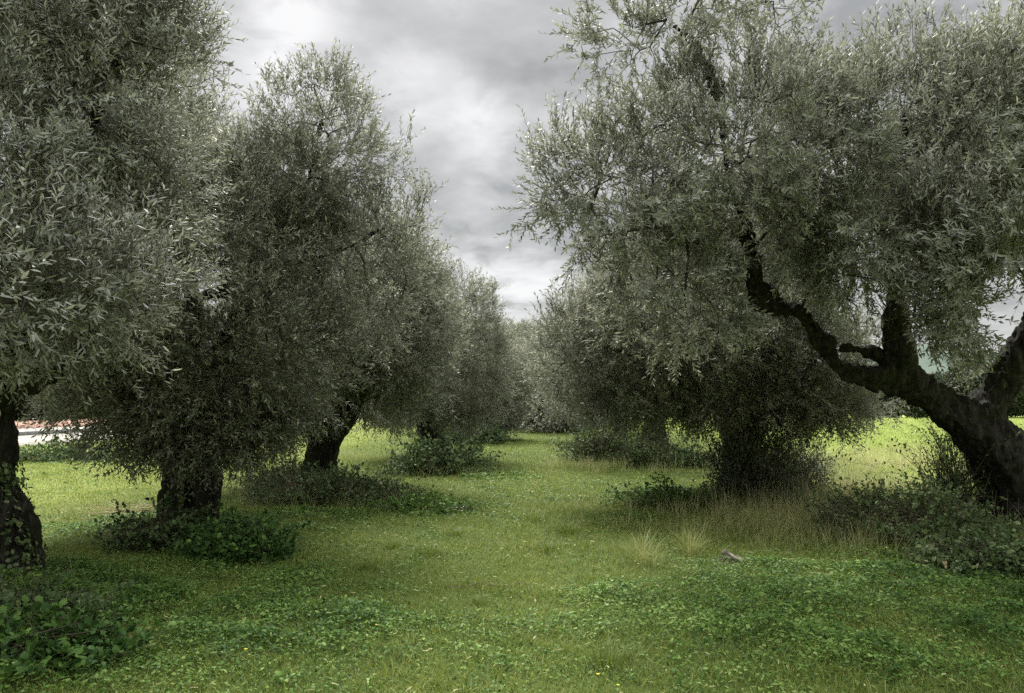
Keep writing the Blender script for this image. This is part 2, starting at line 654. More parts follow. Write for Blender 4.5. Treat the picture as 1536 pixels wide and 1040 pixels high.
def tall_patch(px, py, rx, ry, n, h0, h1, vmean, lean=.5, w=.0035):
    d = row_d(py)
    q = GP(px, d)
    nc_ = max(3, n // 28)
    cen = rng.normal(0, .5, (nc_, 2)) * np.array([rx, ry]) + q
    ci = rng.integers(0, nc_, n)
    loose = rng.uniform(size=n) < .35
    off = rng.normal(0, 1, (n, 2)) * .045 * max(1, d / 9)
    a = np.where(loose[:, None], rng.normal(0, .5, (n, 2)) * np.array([rx, ry]) + q, cen[ci] + off)
    kp = a[:, 1] > 2.6
    a, ci, off = a[kp], ci[kp], off[kp]
    chs = rng.uniform(.45, 1.15, nc_)[ci]
    k = len(a)
    pos = np.stack([a[:, 0], a[:, 1], ground_h(a[:, 0], a[:, 1])], -1)
    hh = rng.uniform(h0, h1, k) * np.exp(-rng.exponential(.3, k)) * chs
    v = np.clip(rng.normal(vmean, .2, k), 0, 1)
    blades(g, pos, unit(off + rng.normal(0, .03, (k, 2))), hh, w * max(1, d / 9), rng.uniform(.05, lean * 1.9, k), v, 4)


for args in [(1130, 790, 1.7, .8, 2600, .12, .42, .35), (1240, 775, 1.5, .9, 2200, .15, .5, .45), (1060, 760, 1.4, .8, 1500, .12, .38, .35),
             (1330, 745, 2.4, 1.6, 2600, .25, .85, .55), (1310, 700, 4.0, 2.2, 3200, .3, .9, .6), (1130, 765, 1.6, .35, 420, .35, .8, .8), (1220, 770, 1.4, .4, 420, .35, .85, .8), (1060, 770, 1.2, .4, 250, .25, .6, .7), (1180, 785, 1.8, .6, 1600, .15, .45, .6), (1230, 735, 1.6, 1.2, 1400, .2, .7, .5),
             (960, 825, .3, .2, 260, .1, .34, .3), (1035, 815, .3, .2, 260, .12, .36, .3), (850, 790, .3, .25, 200, .08, .3, .3),
             (820, 820, .25, .2, 150, .06, .22, .25), (1180, 800, 1.2, .4, 700, .1, .4, .5), (900, 760, 1.4, .8, 800, .08, .3, .3),
             (1430, 770, 1.5, .8, 900, .2, .6, .4), (880, 700, 1.8, 2.5, 1500, .15, .5, .45), (920, 680, 2.0, 3.5, 1500, .2, .6, .55),
             (560, 690, 2.5, 2.0, 900, .1, .4, .35), (430, 705, 1.8, 1.8, 700, .1, .4, .4), (1030, 700, 2.5, 2.5, 1500, .2, .6, .5),
             (905, 985, .2, .12, 120, .05, .16, .1), (650, 825, .3, .2, 120, .05, .16, .2), (400, 740, 1.5, 1.0, 500, .08, .3, .4),
             (1400, 680, 6.0, 2.5, 2500, .2, .6, .45), (1290, 815, 1.4, .5, 900, .2, .55, .45), (1380, 825, 1.6, .5, 900, .2, .6, .4), (1470, 830, 1.2, .4, 500, .15, .4, .4), (500, 760, 2.6, .5, 1500, .12, .4, .35), (430, 745, 1.2, .5, 800, .15, .5, .4), (660, 710, 2.0, .8, 900, .15, .45, .4), (300, 815, 1.6, .5, 500, .08, .25, .25), (60, 900, 1.2, .5, 300, .1, .3, .3)]:
    tall_patch(*args)
tag(g.build('tall_grass', M['straw']), 'tall thin straw-coloured grass standing along the right-hand row and field edge', 'tall grass', kind='stuff')

# ------------------------------------------------------------------ trees
def catmull(pts, step):
    pts = np.asarray(pts, float)
    if len(pts) == 2:
        pts = np.stack([pts[0], (pts[0] + pts[1]) / 2, pts[1]])
    q = np.concatenate([[2 * pts[0] - pts[1]], pts, [2 * pts[-1] - pts[-2]]])
    out = []
    for i in range(1, len(q) - 2):
        L = np.linalg.norm(q[i + 1, :3] - q[i, :3])
        k = max(2, int(L / step))
        for t in np.arange(k) / k:
            out.append(.5 * ((2 * q[i]) + (-q[i - 1] + q[i + 1]) * t + (2 * q[i - 1] - 5 * q[i] + 4 * q[i + 1] - q[i + 2]) * t * t
                             + (-q[i - 1] + 3 * q[i] - 3 * q[i + 1] + q[i + 2]) * t ** 3))
    out.append(pts[-1])
    return np.array(out)


def tube(path, rng, sides=14, flare=False):
    """closed gnarled tube along path (x,y,z,r) -> verts, quads, tris"""
    n = len(path)
    p, r = path[:, :3], np.maximum(path[:, 3], .006)
    d = unit(np.gradient(p, axis=0))
    ref = np.array([1., 0.2, 0])
    ph = rng.uniform(0, 6, 4)
    vs = []
    s = unit(np.cross(d[0], ref))
    acc = 0
    for i in range(n):
        s = unit(s - d[i] * np.dot(s, d[i]))
        t = np.cross(d[i], s)
        if i: acc += np.linalg.norm(p[i] - p[i - 1])
        a = np.arange(sides) * 2 * pi / sides
        lob = 1 + .13 * np.sin(3 * a + ph[0] + acc * 1.3) + .08 * np.sin(5 * a + ph[1] - acc * 1.1) + .05 * np.sin(acc * 9 + ph[2] + 2 * a)
        if flare:
            fl = math.exp(-acc / .35)
            lob = lob + fl * .30 * np.sin(4 * a + ph[3]) + fl * .15 * np.sin(7 * a)
        vs.append(p[i] + (s[None] * np.cos(a)[:, None] + t[None] * np.sin(a)[:, None]) * (r[i] * lob)[:, None])
    vs = np.concatenate(vs + [p[:1], p[-1:]])
    q, tr = [], []
    for i in range(n - 1):
        for j in range(sides):
            k = (j + 1) % sides
            q.append((i * sides + j, i * sides + k, (i + 1) * sides + k, (i + 1) * sides + j))
    for j in range(sides):
        k = (j + 1) % sides
        tr.append((n * sides, k, j))
        tr.append((n * sides + 1, (n - 1) * sides + j, (n - 1) * sides + k))
    return vs, np.array(q), np.array(tr)


def make_trunk(parent, base, limbs, rng, voxel=.03, rough=.03):
    vs, qs, ts, k = [], [], [], 0
    for i, L in enumerate(limbs):
        path = catmull(L, .08)
        v, q, t = tube(path, rng, 16 if L[0][3] > .15 else 10, flare=(L[0][2] < .1))
        vs.append(v - base); qs.append(q + k); ts.append(t + k)
        k += len(v)
    o = mesh_obj('trunk', np.concatenate(vs), [np.concatenate(qs), np.concatenate(ts)], M['bark'], parent)
    if voxel:
        md = o.modifiers.new('r', 'REMESH')
        md.mode = 'VOXEL'
        md.voxel_size = voxel
        dg = bpy.context.evaluated_depsgraph_get()
        dg.update()
        me = bpy.data.meshes.new_from_object(o.evaluated_get(dg))
        o.modifiers.clear()
        old = o.data
        o.data = me
        bpy.data.meshes.remove(old)
        me.name = 'trunk'
        n = len(me.vertices)
        co = np.empty(n * 3, np.float32); me.vertices.foreach_get('co', co); co = co.reshape(-1, 3).astype(float)
        nr = np.empty(n * 3, np.float32); me.vertex_normals.foreach_get('vector', nr); nr = nr.reshape(-1, 3)
        st = co * np.array([1, 1, .35])
        dsp = rough * (.8 * wav(st, 9, 14, 1) - .9 * np.exp(-(wav(st, 13, 14, 7) / .22) ** 2) + .3 * wav(co, 34, 14, 11) + .9 * wav(co, 4.5, 10, 4))
        co = co + nr * dsp[:, None]
        me.vertices.foreach_set('co', co.astype(np.float32).ravel())
        if not me.materials:
            me.materials.append(M['bark'])
        me.polygons.foreach_set('use_smooth', np.ones(len(me.polygons), bool))
        me.update()
    return o


def grow(start, att, rng, alpha=.35, step=.16, wob=.10, arch=.12):
    """join attractor points to the growing branch skeleton; returns nodes, parent"""
    nodes = [tuple(p) for p in start]
    N0 = len(nodes)
    cap = N0 + len(att) * 14 + 10
    P_ = np.zeros((cap, 3)); P_[:N0] = start
    par = np.full(cap, -1); ln = np.zeros(cap)
    par[:N0] = -1
    n = N0
    d0 = np.sqrt(((att[:, None] - start[None]) ** 2).sum(-1)).min(1) if N0 < 4000 else np.linalg.norm(att - start.mean(0), axis=1)
    ends = np.zeros(len(att), int)
    for ai in np.argsort(d0):
        a = att[ai]
        dd = np.sqrt(((P_[:n] - a) ** 2).sum(-1))
        c = dd + alpha * ln[:n]
        j = int(np.argmin(c))
        D = dd[j]
        k = min(12, max(1, int(round(D / step))))
        v = a - P_[j]
        off = rng.normal(0, wob, 3) * D
        prev = j
        for s in range(1, k + 1):
            t = s / k
            q = P_[j] + v * t + off * sin(pi * t) + np.array([0, 0, arch * D * sin(pi * t)])
            P_[n] = q; par[n] = prev; ln[n] = ln[prev] + D / k
            prev = n
            n += 1
        ends[ai] = prev
    return P_[:n], par[:n], ends


def ell_points(ells, n, rng, power=.26, lump=.25, seed=0):
    w = np.array([e[3] * e[4] * e[5] * (e[6] if len(e) > 6 else 1) for e in ells])
    pick = rng.choice(len(ells), n, p=w / w.sum())
    e = np.array([[float(k) for k in q[:6]] for q in ells])[pick]
    c = np.stack([P(a, b_, d) for a, b_, d in e[:, :3]])
    v = unit(rng.normal(size=(n, 3)))
    r = rng.uniform(size=n) ** power
    r = r * (1 + lump * wav(v * 2.3 + pick[:, None] * 3.1 + seed, 1.6, 10, 2) + .6 * lump * wav(v * 6 + pick[:, None], 1.6, 10, 5))
    pts = c + v * r[:, None] * e[:, 3:6][:, [0, 2, 1]]
    return pts, v, c


def make_crown(root, base, starts, ells, seed, nA=220, nB=2200, shoots=6, lps=18, leafL=.06, leafW=.012, detail=1, Ls=(.20, .42),
               power=.26, lump=.22, gap=.28, zmin=.35, bare=(), near=2.7, name='crown', mat='olive', rb=.0028, droop=.35, sticks=True, carve=()):
    rng = np.random.default_rng(seed)

    def ok(pts):
        k = (pts[:, 2] > zmin) & (np.linalg.norm(pts - np.array([0, 0, CAMZ]), axis=1) > near)
        p = pts * 1.0 + seed
        k &= (wav(p, 1.5, 12, 8) * .8 + .9 * wav(p, 4.6, 12, 3)) > -1.35 + gap * 1.9
        for (px, py, rr) in carve:
            dz = pix_dir(px, py)
            v = unit(pts - np.array([0, 0, CAMZ]))
            k &= (v @ dz) < cos(rr / F)
        return k
    A, _, _ = ell_points(ells, nA, rng, .45, lump)
    A = A[ok(A)]
    nodes, par, ends = grow(starts, A, rng)
    nA_nodes = len(nodes)
    B, vB, cB = ell_points(ells, nB, rng, power, lump)
    k = ok(B)
    B, vB, cB = B[k], vB[k], cB[k]
    # attach B directly
    nodes2, par2, ends2 = grow(nodes, B, rng, alpha=.12, step=.14, wob=.07, arch=.08)
    par2[:nA_nodes] = par
    cnt = np.zeros(len(nodes2))
    cnt[ends2] += 1
    for i in range(len(nodes2) - 1, len(starts) - 1, -1):
        if par2[i] >= 0:
            cnt[par2[i]] += cnt[i]
    rad = rb * np.maximum(cnt, 1) ** .43
    rad = np.minimum(rad, .085)
    ch = np.arange(len(starts), len(nodes2))
    ch = ch[par2[ch] >= 0]
    A_, B_ = nodes2[par2[ch]], nodes2[ch]
    ra = np.minimum(rad[par2[ch]], rad[ch] * 1.25)
    ext = unit(B_ - A_) * rad[ch][:, None] * .6
    g = Geo()
    big = rad[ch] > .009
    vv = rng.uniform(0, 1, len(ch))
    frusta(g, (A_ - ext * .3)[big], (B_ + ext)[big], ra[big], rad[ch][big], 6, vv[big])
    frusta(g, A_[~big], B_[~big], ra[~big], rad[ch][~big], 3, vv[~big])
    # nothing leafy hangs on the open side of the bare limbs
    if len(bare):
        C0 = np.array([0, 0, CAMZ])
        kb = np.ones(len(B), bool)
        for (x_, y_, z_, r_) in bare:
            q = np.array([x_, y_, z_]) - C0
            dq = np.linalg.norm(q)
            w_ = B - C0
            al = w_ @ (q / dq)
            perp = np.linalg.norm(w_ - al[:, None] * (q / dq), axis=1)
            kb &= ~((al < dq + .15) & (perp < (r_ + (.16 if r_ > .105 else .05)) * np.clip(al / dq, .3, 1)) & (al > dq - 3.2))
        B, vB = B[kb], vB[kb]
    # shoots
    Sx = np.repeat(B, shoots, 0)
    N = len(Sx)
    outv = np.repeat(vB, shoots, 0)
    rel = np.clip(outv[:, 2:3], -1, 1)
    d = unit(outv * .7 + rng.normal(0, .45, (N, 3)) + np.array([0, 0, 1.0]) * (.45 + .65 * rel))
    Sx = Sx + rng.normal(0, .06, (N, 3))
    SL = rng.uniform(Ls[0], Ls[1], N)
    sag = droop * rng.uniform(.1, 1.3, N) * (1 - .65 * np.clip(rel[:, 0], 0, 1))
    down = np.array([0, 0, -1.0])

    def pt(t, idx=slice(None)):
        return Sx[idx] + d[idx] * (SL[idx] * t)[:, None] + down * (sag[idx] * SL[idx] * t * t)[:, None]
    if sticks:
        t0 = np.zeros(N); t1 = np.full(N, .5); t2 = np.ones(N)
        r0 = np.full(N, .0019)
        frusta(g, pt(t0), pt(t1), r0, r0 * .8, 3, rng.uniform(.3, 1, N))
        frusta(g, pt(t1), pt(t2), r0 * .8, r0 * .4, 3, rng.uniform(.3, 1, N))
    bo = g.build('branches', M['twig'], root, base)
    # leaves in opposite pairs
    g = Geo()
    idx = np.repeat(np.arange(N), lps)
    j = np.tile(np.arange(lps), N)
    t = (j // 2 + .6 + rng.uniform(-.2, .2, len(j))) / (lps / 2)
    t = np.clip(t, .03, 1)
    ax = unit(d[idx] + down * (2 * sag[idx] * t)[:, None])
    ref = unit(np.cross(ax, np.array([.13, .21, .97])))
    ref2 = np.cross(ax, ref)
    an = (j % 2) * pi + (j // 2) * (pi / 2) + np.repeat(rng.uniform(0, 6.28, N), lps) + rng.normal(0, .25, len(j))
    lat_ = ref * np.cos(an)[:, None] + ref2 * np.sin(an)[:, None]
    spread = rng.normal(.66, .20, len(j))
    ld = unit(ax * np.cos(spread)[:, None] + lat_ * np.sin(spread)[:, None])
    nn = unit(ax * np.sin(spread)[:, None] - lat_ * np.cos(spread)[:, None] + rng.normal(0, .25, (len(j), 3)) + np.array([0, 0, .35]))
    ll = leafL * rng.uniform(.65, 1.2, len(j)) * (1 - .35 * np.clip(t - .7, 0, 1))
    patchy = np.repeat(np.repeat(.12 * wav(B, 3.1, 10, 5), shoots), lps)
    val = np.clip(patchy + rng.normal(.45, .25, len(j)) + .12 * (t - .5) + np.repeat(rng.normal(0, .08, N), lps), 0, 1)
    kk = rng.uniform(size=len(j)) > .08
    if len(bare):
        pp = pt(t, idx)
        w_ = pp - C0
        for (x_, y_, z_, r_) in bare:
            q = np.array([x_, y_, z_]) - C0
            dq = np.linalg.norm(q)
            al = w_ @ (q / dq)
            perp = np.linalg.norm(w_ - al[:, None] * (q / dq), axis=1)
            kk &= ~((al < dq + .1) & (perp < (r_ + .01) * np.clip(al / dq, .3, 1)) & (al > dq - 3.2) & (rng.uniform(size=len(pp)) < (.93 if r_ > .105 else .6)))
    leaves(g, pt(t, idx)[kk], ld[kk], nn[kk], ll[kk], leafW * (ll[kk] / leafL) * rng.uniform(.8, 1.25, kk.sum()), val[kk], detail, .14)
    co = g.build(name, M[mat], root, base)
    return bo, co


def PR(px, py, d, r):
    q = P(px, py, d)
    return (q[0], q[1], q[2], r)


def tree(label, base_px, base_d, limbs, ells, seed, name='olive_tree', voxel=.03, rough=.03, crown=True, group='olive trees of the two rows', cat='olive tree', **kw):
    q = GP(base_px, base_d)
    base = np.array([q[0], q[1], float(ground_h(q[0], q[1]))])
    root = empty(name, base)
    tag(root, label, cat, group)
    rng = np.random.default_rng(seed + 99)
    LL = []
    for i, L in enumerate(limbs):
        pts = [PR(*a) for a in L]
        if i == 0:
            p0 = pts[0]
            pts = [(p0[0], p0[1], -.25, p0[3] * 1.25)] + pts
        LL.append(pts)
    make_trunk(root, base, LL, rng, voxel, rough)
    if 'bare_limbs' in kw:
        bl = kw.pop('bare_limbs')
        pts = []
        for li, a, z in bl:
            pts.append(catmull(LL[li], .12)[a:z])
        kw['bare'] = np.concatenate(pts)
    st = []
    for L in LL:
        c = catmull(L, .12)
        c = c[c[:, 2] > 1.0]
        c = c[len(c) // 3:] if len(c) > 6 else c
        st.append(c[:, :3])
    if crown:
        make_crown(root, base, np.concatenate(st), ells, seed, **kw)
    return root, base


# --- R1: big leaning tree at the right
tree('large olive tree at the right edge, black forked trunk, long limb reaching left', 1520, 9.0,
     [[(1532, 812, 9.0, .46), (1530, 760, 9.0, .38), (1520, 710, 9.0, .37), (1490, 665, 8.95, .36), (1454, 632, 8.9, .29), (1405, 600, 8.8, .21),
       (1368, 578, 8.7, .19), (1335, 568, 8.6, .15), (1300, 566, 8.5, .125), (1258, 550, 8.4, .12), (1238, 518, 8.3, .12), (1218, 490, 8.2, .12),
       (1200, 467, 8.1, .095), (1160, 458, 8.0, .10), (1135, 435, 7.9, .12), (1132, 390, 7.8, .09), (1118, 340, 7.7, .075), (1095, 280, 7.6, .05),
       (1085, 200, 7.5, .035), (1083, 120, 7.5, .025)],
      [(1375, 580, 8.7, .17), (1355, 540, 8.6, .15), (1345, 500, 8.5, .13), (1342, 450, 8.4, .10), (1338, 390, 8.3, .08), (1362, 300, 8.2, .06), (1355, 180, 8.2, .04)],
      [(1345, 560, 8.6, .09), (1318, 533, 8.6, .065), (1285, 522, 8.6, .06), (1258, 520, 8.6, .045)],
      [(1482, 690, 9.0, .20), (1484, 645, 8.95, .20), (1495, 600, 8.9, .17), (1512, 560, 8.8, .17), (1538, 510, 8.7, .155), (1560, 450, 8.6, .13), (1565, 340, 8.4, .08), (1540, 220, 8.3, .05)],
      [(1232, 535, 8.3, .035), (1208, 556, 8.3, .025), (1198, 590, 8.3, .018), (1190, 615, 8.3, .008)],
      [(1300, 575, 8.5, .03), (1318, 590, 8.5, .018), (1322, 612, 8.5, .012)],
      [(1165, 450, 8.0, .06), (1120, 400, 7.8, .04), (1060, 370, 7.6, .02), (980, 340, 7.4, .012)],
      [(1340, 380, 8.3, .06), (1290, 300, 8.1, .04), (1230, 200, 7.9, .025)],
      [(1083, 160, 7.5, .03), (1050, 80, 7.4, .022), (1000, 30, 7.3, .015)],
      [(1520, 745, 8.9, .30), (1560, 790, 8.9, .34), (1580, 815, 9.0, .42)],
      [(1425, 628, 8.9, .18), (1475, 606, 8.9, .15), (1503, 565, 8.85, .10)],
      [(1505, 670, 9.0, .26), (1545, 700, 9.1, .28), (1570, 760, 9.2, .30)]],
     [(1350, 240, 8.1, 1.6, 1.25, 1.6), (1530, 235, 8.0, 1.5, 1.38, 1.6), (1110, 245, 7.6, 1.35, 1.1, 1.3), (960, 55, 7.3, .65, .40, .7),
      (930, 290, 7.3, .85, .80, .9), (1400, 430, 7.2, .70, .65, .7), (1240, 350, 7.4, 1.0, .7, .9), (1060, 0, 7.4, .8, .5, .8, .55), (1180, 10, 7.6, .5, .45, .6, .6),
      (1010, 410, 7.6, .9, .8, .8), (1480, 380, 7.0, .8, .9, .8), (835, 265, 7.3, .42, .45, .5), (1560, 80, 7.8, .6, .7, .7, .6), (1240, 470, 8.8, .7, .6, .6, .6), (1430, 455, 7.2, .55, .50, .5, 2.2), (1290, 420, 7.6, .4, .32, .4, 2.5), (1480, 520, 9.6, .6, .35, .5, 1.5), (1170, 380, 8.6, .5, .4, .4, 2)],
     1, nA=320, nB=3300, shoots=6, lps=18, leafL=.068, leafW=.0170, detail=1, voxel=.03, rough=.05, gap=.52, Ls=(.18, .42), droop=.05, bare_limbs=((0, 8, 41), (1, 0, 8), (2, 0, 10), (3, 0, 13)),
     carve=((1225, 510, 30), (1300, 565, 36), (1180, 460, 30), (1140, 445, 30), (1133, 405, 26), (1125, 365, 24), (1115, 325, 20), (1205, 475, 30), (1245, 535, 30), (1400, 610, 50), (1265, 545, 26), (1350, 520, 26), (1520, 560, 40), (1480, 640, 50), (1500, 470, 34), (1392, 545, 24), (1508, 420, 24), (1310, 500, 14)))

# --- L1: nearest left tree
tree('nearest olive tree, dark ivy-edged trunk cut by the left edge of the picture', -15, 6.5,
     [[(-22, 885, 6.5, .44), (-24, 800, 6.5, .37), (-32, 720, 6.5, .31), (-32, 650, 6.5, .30), (-30, 600, 6.45, .28), (-60, 520, 6.3, .2), (-90, 400, 6.2, .14), (-60, 250, 6.1, .09)],
      [(-25, 610, 6.45, .2), (5, 590, 6.3, .13), (40, 574, 6.1, .09), (85, 555, 5.8, .06), (130, 520, 5.3, .035)],
      [(-10, 590, 6.4, .16), (40, 500, 6.2, .1), (80, 380, 6.0, .08), (120, 240, 5.9, .05), (170, 80, 5.8, .03)],
      [(-30, 600, 6.4, .15), (-60, 540, 5.6, .1), (-40, 450, 4.9, .06)],
      [(-20, 840, 6.45, .25), (30, 880, 6.4, .16), (55, 905, 6.4, .1)]],
     [(30, 300, 5.2, .95, 1.1, 1.1), (125, 130, 5.8, .85, 1.25, 1.1), (-120, 200, 5.6, 1.2, 1.4, 1.4), (90, 440, 4.6, .62, .45, .7), (205, 60, 6.0, .60, .9, .8),
      (0, -50, 6.0, 1.4, 1.0, 1.2), (60, 490, 5.4, .85, .35, .8), (-60, 420, 4.2, .6, .7, .7), (165, 425, 4.5, .30, .30, .4, 1.0), (120, 300, 6.2, 1.1, 1.2, .8)],
     2, nA=240, nB=2900, shoots=7, lps=15, near=3.1, leafL=.060, leafW=.0140, detail=1, rough=.045, gap=.66, droop=.06, zmin=1.62)

# --- L2
tree('second olive tree on the left, squat trunk with a rounded bulge on its right', 285, 9.4,
     [[(270, 795, 9.4, .25), (268, 750, 9.4, .21), (268, 710, 9.4, .20), (265, 650, 9.4, .19), (270, 560, 9.3, .16), (290, 460, 9.2, .11), (260, 340, 9.2, .07), (240, 220, 9.3, .04)],
      [(311, 790, 9.3, .14), (314, 755, 9.25, .155), (312, 720, 9.25, .16), (300, 690, 9.3, .14), (290, 640, 9.4, .12)],
      [(275, 600, 9.3, .14), (330, 520, 9.2, .11), (400, 400, 9.2, .08), (460, 280, 9.2, .05), (485, 170, 9.2, .02)],
      [(268, 470, 9.0, .06), (300, 446, 8.7, .085), (338, 438, 8.6, .08)],
      [(400, 400, 9.2, .06), (500, 380, 9.3, .04), (580, 340, 9.4, .02)]],
     [(300, 420, 9.2, 1.75, 1.75, 1.8), (478, 235, 9.2, .78, 1.05, .9), (225, 215, 9.6, .95, 1.3, 1.1), (240, 590, 8.8, 1.05, .75, 1.0), (560, 400, 9.4, .72, 1.0, .9),
      (380, 520, 8.6, 1.2, 1.0, .9), (150, 590, 8.8, .6, .45, .7), (490, 140, 9.2, .30, .42, .4, .8), (575, 250, 9.3, .38, .38, .4, .5), (400, 300, 9.2, 1.0, .9, 1.0),
      (620, 340, 9.4, .3, .5, .4, .7), (140, 585, 8.9, .6, .25, .5, 5), (215, 635, 8.6, .55, .30, .4, 5), (310, 650, 8.6, .8, .30, .4, 9), (390, 640, 8.6, .5, .3, .4, 6)],
     3, nA=260, nB=3300, shoots=6, lps=14, droop=.1, leafL=.068, leafW=.0190, detail=0, rough=.035, gap=.26, zmin=.9, carve=((305, 445, 34),), bare_limbs=((3, 4, 12),))

# --- L3
tree('third olive tree on the left, trunk bending right above brambles', 482, 14.4,
     [[(480, 735, 14.4, .40), (482, 700, 14.4, .34), (488, 668, 14.4, .30), (508, 640, 14.35, .24), (530, 605, 14.3, .19), (548, 570, 14.2, .15), (555, 500, 14.1, .11), (540, 420, 14, .07)],
      [(480, 690, 14.4, .27), (474, 655, 14.4, .2), (465, 610, 14.3, .14), (450, 540, 14.2, .1), (430, 470, 14.2, .06)],
      [(540, 590, 14.3, .1), (600, 530, 14.2, .07), (640, 460, 14.2, .04)]],
     [(500, 470, 14.0, 2.0, 1.9, 2.0), (590, 500, 14.2, 1.3, 1.6, 1.5), (430, 560, 13.7, 1.3, 1.1, 1.2), (600, 420, 14, .8, .8, .9), (415, 630, 13.6, .7, .30, .6, 5), (360, 660, 13.8, .5, .25, .5, 6), (630, 590, 13.9, .6, .35, .6, 2)],
     4, nA=160, nB=2300, shoots=7, lps=14, leafL=.080, leafW=.021, detail=0, voxel=.04, gap=.08, zmin=1.0, sticks=False)

# --- L4
tree('fourth olive tree on the left, narrow dark trunk rising out of a low bush', 650, 21,
     [[(652, 695, 21, .36), (652, 670, 21, .28), (650, 650, 21, .25), (652, 620, 21, .2), (665, 570, 21, .14), (680, 500, 20.8, .08)],
      [(640, 670, 21.2, .16), (632, 640, 21.2, .14), (630, 600, 21.2, .1), (620, 540, 21.2, .06)]],
     [(668, 515, 20.5, 1.8, 1.9, 1.8), (700, 590, 20.3, 1.0, .8, .9), (600, 560, 20.8, 1.3, 1.3, 1.3), (690, 440, 20.5, .8, .8, .8, .6), (740, 540, 20.5, .6, .9, .7, .7), (690, 625, 20.4, .8, .45, .6, 4), (590, 625, 20.4, .8, .35, .6, 4)],
     5, nA=110, nB=1700, shoots=7, lps=12, leafL=.078, leafW=.021, detail=0, voxel=.05, gap=.1, zmin=.9, sticks=False)

# --- R2: with leafy suckers to the ground
tree('second olive tree on the right, crown drooping over suckers', 1108, 12.5,
     [[(1105, 752, 12.5, .32), (1106, 710, 12.5, .24), (1104, 670, 12.5, .22), (1098, 620, 12.4, .2), (1080, 540, 12.3, .14), (1050, 460, 12.2, .1), (1030, 380, 12.2, .05)],
      [(1106, 660, 12.5, .18), (1135, 600, 12.4, .14), (1180, 530, 12.3, .1), (1210, 460, 12.3, .06)],
      [(1090, 600, 12.4, .12), (1020, 560, 12.0, .08), (940, 530, 11.7, .05), (880, 510, 11.6, .03)],
      [(1072, 690, 12.3, .028), (1055, 650, 12.2, .022), (1030, 628, 12.1, .012)]],
     [(1050, 480, 12.1, 2.0, 1.6, 2.0), (1190, 540, 12.0, 1.25, 1.05, 1.3), (935, 520, 11.6, .95, 1.15, 1.0), (860, 535, 11.4, .6, .95, .7), (1110, 590, 11.7, 1.8, .5, 1.1),
      (1255, 610, 11.9, .55, .38, .7, .8), (1090, 350, 12.3, 1.4, .9, 1.2), (950, 610, 11.4, .8, .35, .7), (1300, 570, 12.2, .6, .5, .6, 1.2), (1230, 620, 11.7, .7, .22, .5, 4), (830, 590, 11.3, .30, .40, .4)],
     6, nA=240, nB=3100, shoots=6, lps=14, droop=.15, leafL=.070, leafW=.0200, detail=0, voxel=.035, gap=.12, zmin=1.05)

# --- R3, R4
tree('third olive tree on the right, thick short dark trunk with the bright field behind it', 985, 21,
     [[(984, 698, 21, .42), (984, 672, 21, .33), (980, 645, 21, .3), (975, 600, 21, .22), (950, 530, 20.8, .14), (940, 460, 20.6, .08)],
      [(980, 640, 21, .2), (1010, 590, 21, .14), (1030, 520, 21, .08)]],
     [(940, 500, 20.3, 2.1, 1.9, 2.0), (1000, 520, 20.8, 1.9, 1.8, 1.9), (880, 560, 20, 1.2, 1.3, 1.2), (930, 600, 20, 1.4, .7, 1.2)],
     7, nA=110, nB=1700, shoots=7, lps=12, leafL=.078, leafW=.021, detail=0, voxel=.05, gap=.1, zmin=1.5, sticks=False)
tree('fourth olive tree on the right, slim trunk behind brown brambles', 925, 31,
     [[(928, 672, 31, .4), (928, 655, 31, .3), (930, 635, 31, .25), (925, 600, 31, .18), (910, 550, 31, .1)],
      [(930, 640, 31, .2), (945, 600, 31, .14), (955, 560, 31, .1)]],
     [(915, 545, 31, 2.4, 2.2, 2.2), (870, 570, 30.5, 1.8, 1.8, 1.8)],
     8, nA=80, nB=1100, shoots=6, lps=10, leafL=.10, leafW=.032, detail=0, voxel=.06, gap=.1, zmin=.9, sticks=False)

# --- shared far olive tree, copied down the rows and across the end of the lane
def far_tree(seed, h=5.6):
    root = empty('olive_tree', (0, 0, 0))
    base = np.zeros(3)
    rng = np.random.default_rng(seed)
    LL = [[(0, 0, -.3, .34), (0, 0, .3, .22), (.05, 0, 1.2, .18), (.3, .1, 2.2, .13), (.7, .2, 3.6, .08)],
          [(0, 0, 1.0, .2), (-.4, -.2, 2.0, .14), (-.9, -.1, 3.4, .07)]]
    make_trunk(root, base, LL, rng, .06, .03)
    st = np.concatenate([catmull(L, .15)[-14:, :3] for L in LL])
    return root, st


def dup_tree(src, loc, rz, sc, label, group=None, cat=None):
    r = src.copy()
    C.objects.link(r)
    r.location = loc
    r.rotation_euler = (0, 0, rz)
    r.scale = (sc, sc, sc)
    r['label'] = label
    if group: r['group'] = group
    if cat: r['category'] = cat
    for c in src.children:
        k = c.copy()
        C.objects.link(k)
        k.parent = r
    return r


def local_ells(spec):
    """ellipsoids given in metres around (0,0,0) -> points function"""
    def f(n, rng, power, lump):
        w = np.array([e[3] * e[4] * e[5] for e in spec])
        pick = rng.choice(len(spec), n, p=w / w.sum())
        e = np.array(spec, float)[pick]
        v = unit(rng.normal(size=(n, 3)))
        r = rng.uniform(size=n) ** power
        r = r * (1 + lump * wav(v * 2.3 + pick[:, None] * 3.1, 1.6, 10, 2) + .6 * lump * wav(v * 6, 1.6, 10, 5))
        return e[:, :3] + v * r[:, None] * e[:, 3:6], v, e[:, :3]
    return f


def local_crown(root, st, spec, seed, **kw):
    global ell_points
    keep_ = ell_points
    fn = local_ells(spec)
    ell_points = lambda ells, n, rng, power=.26, lump=.25, seed=0: fn(n, rng, power, lump)
    make_crown(root, np.zeros(3), st, None, seed, near=0, **kw)
    ell_points = keep_


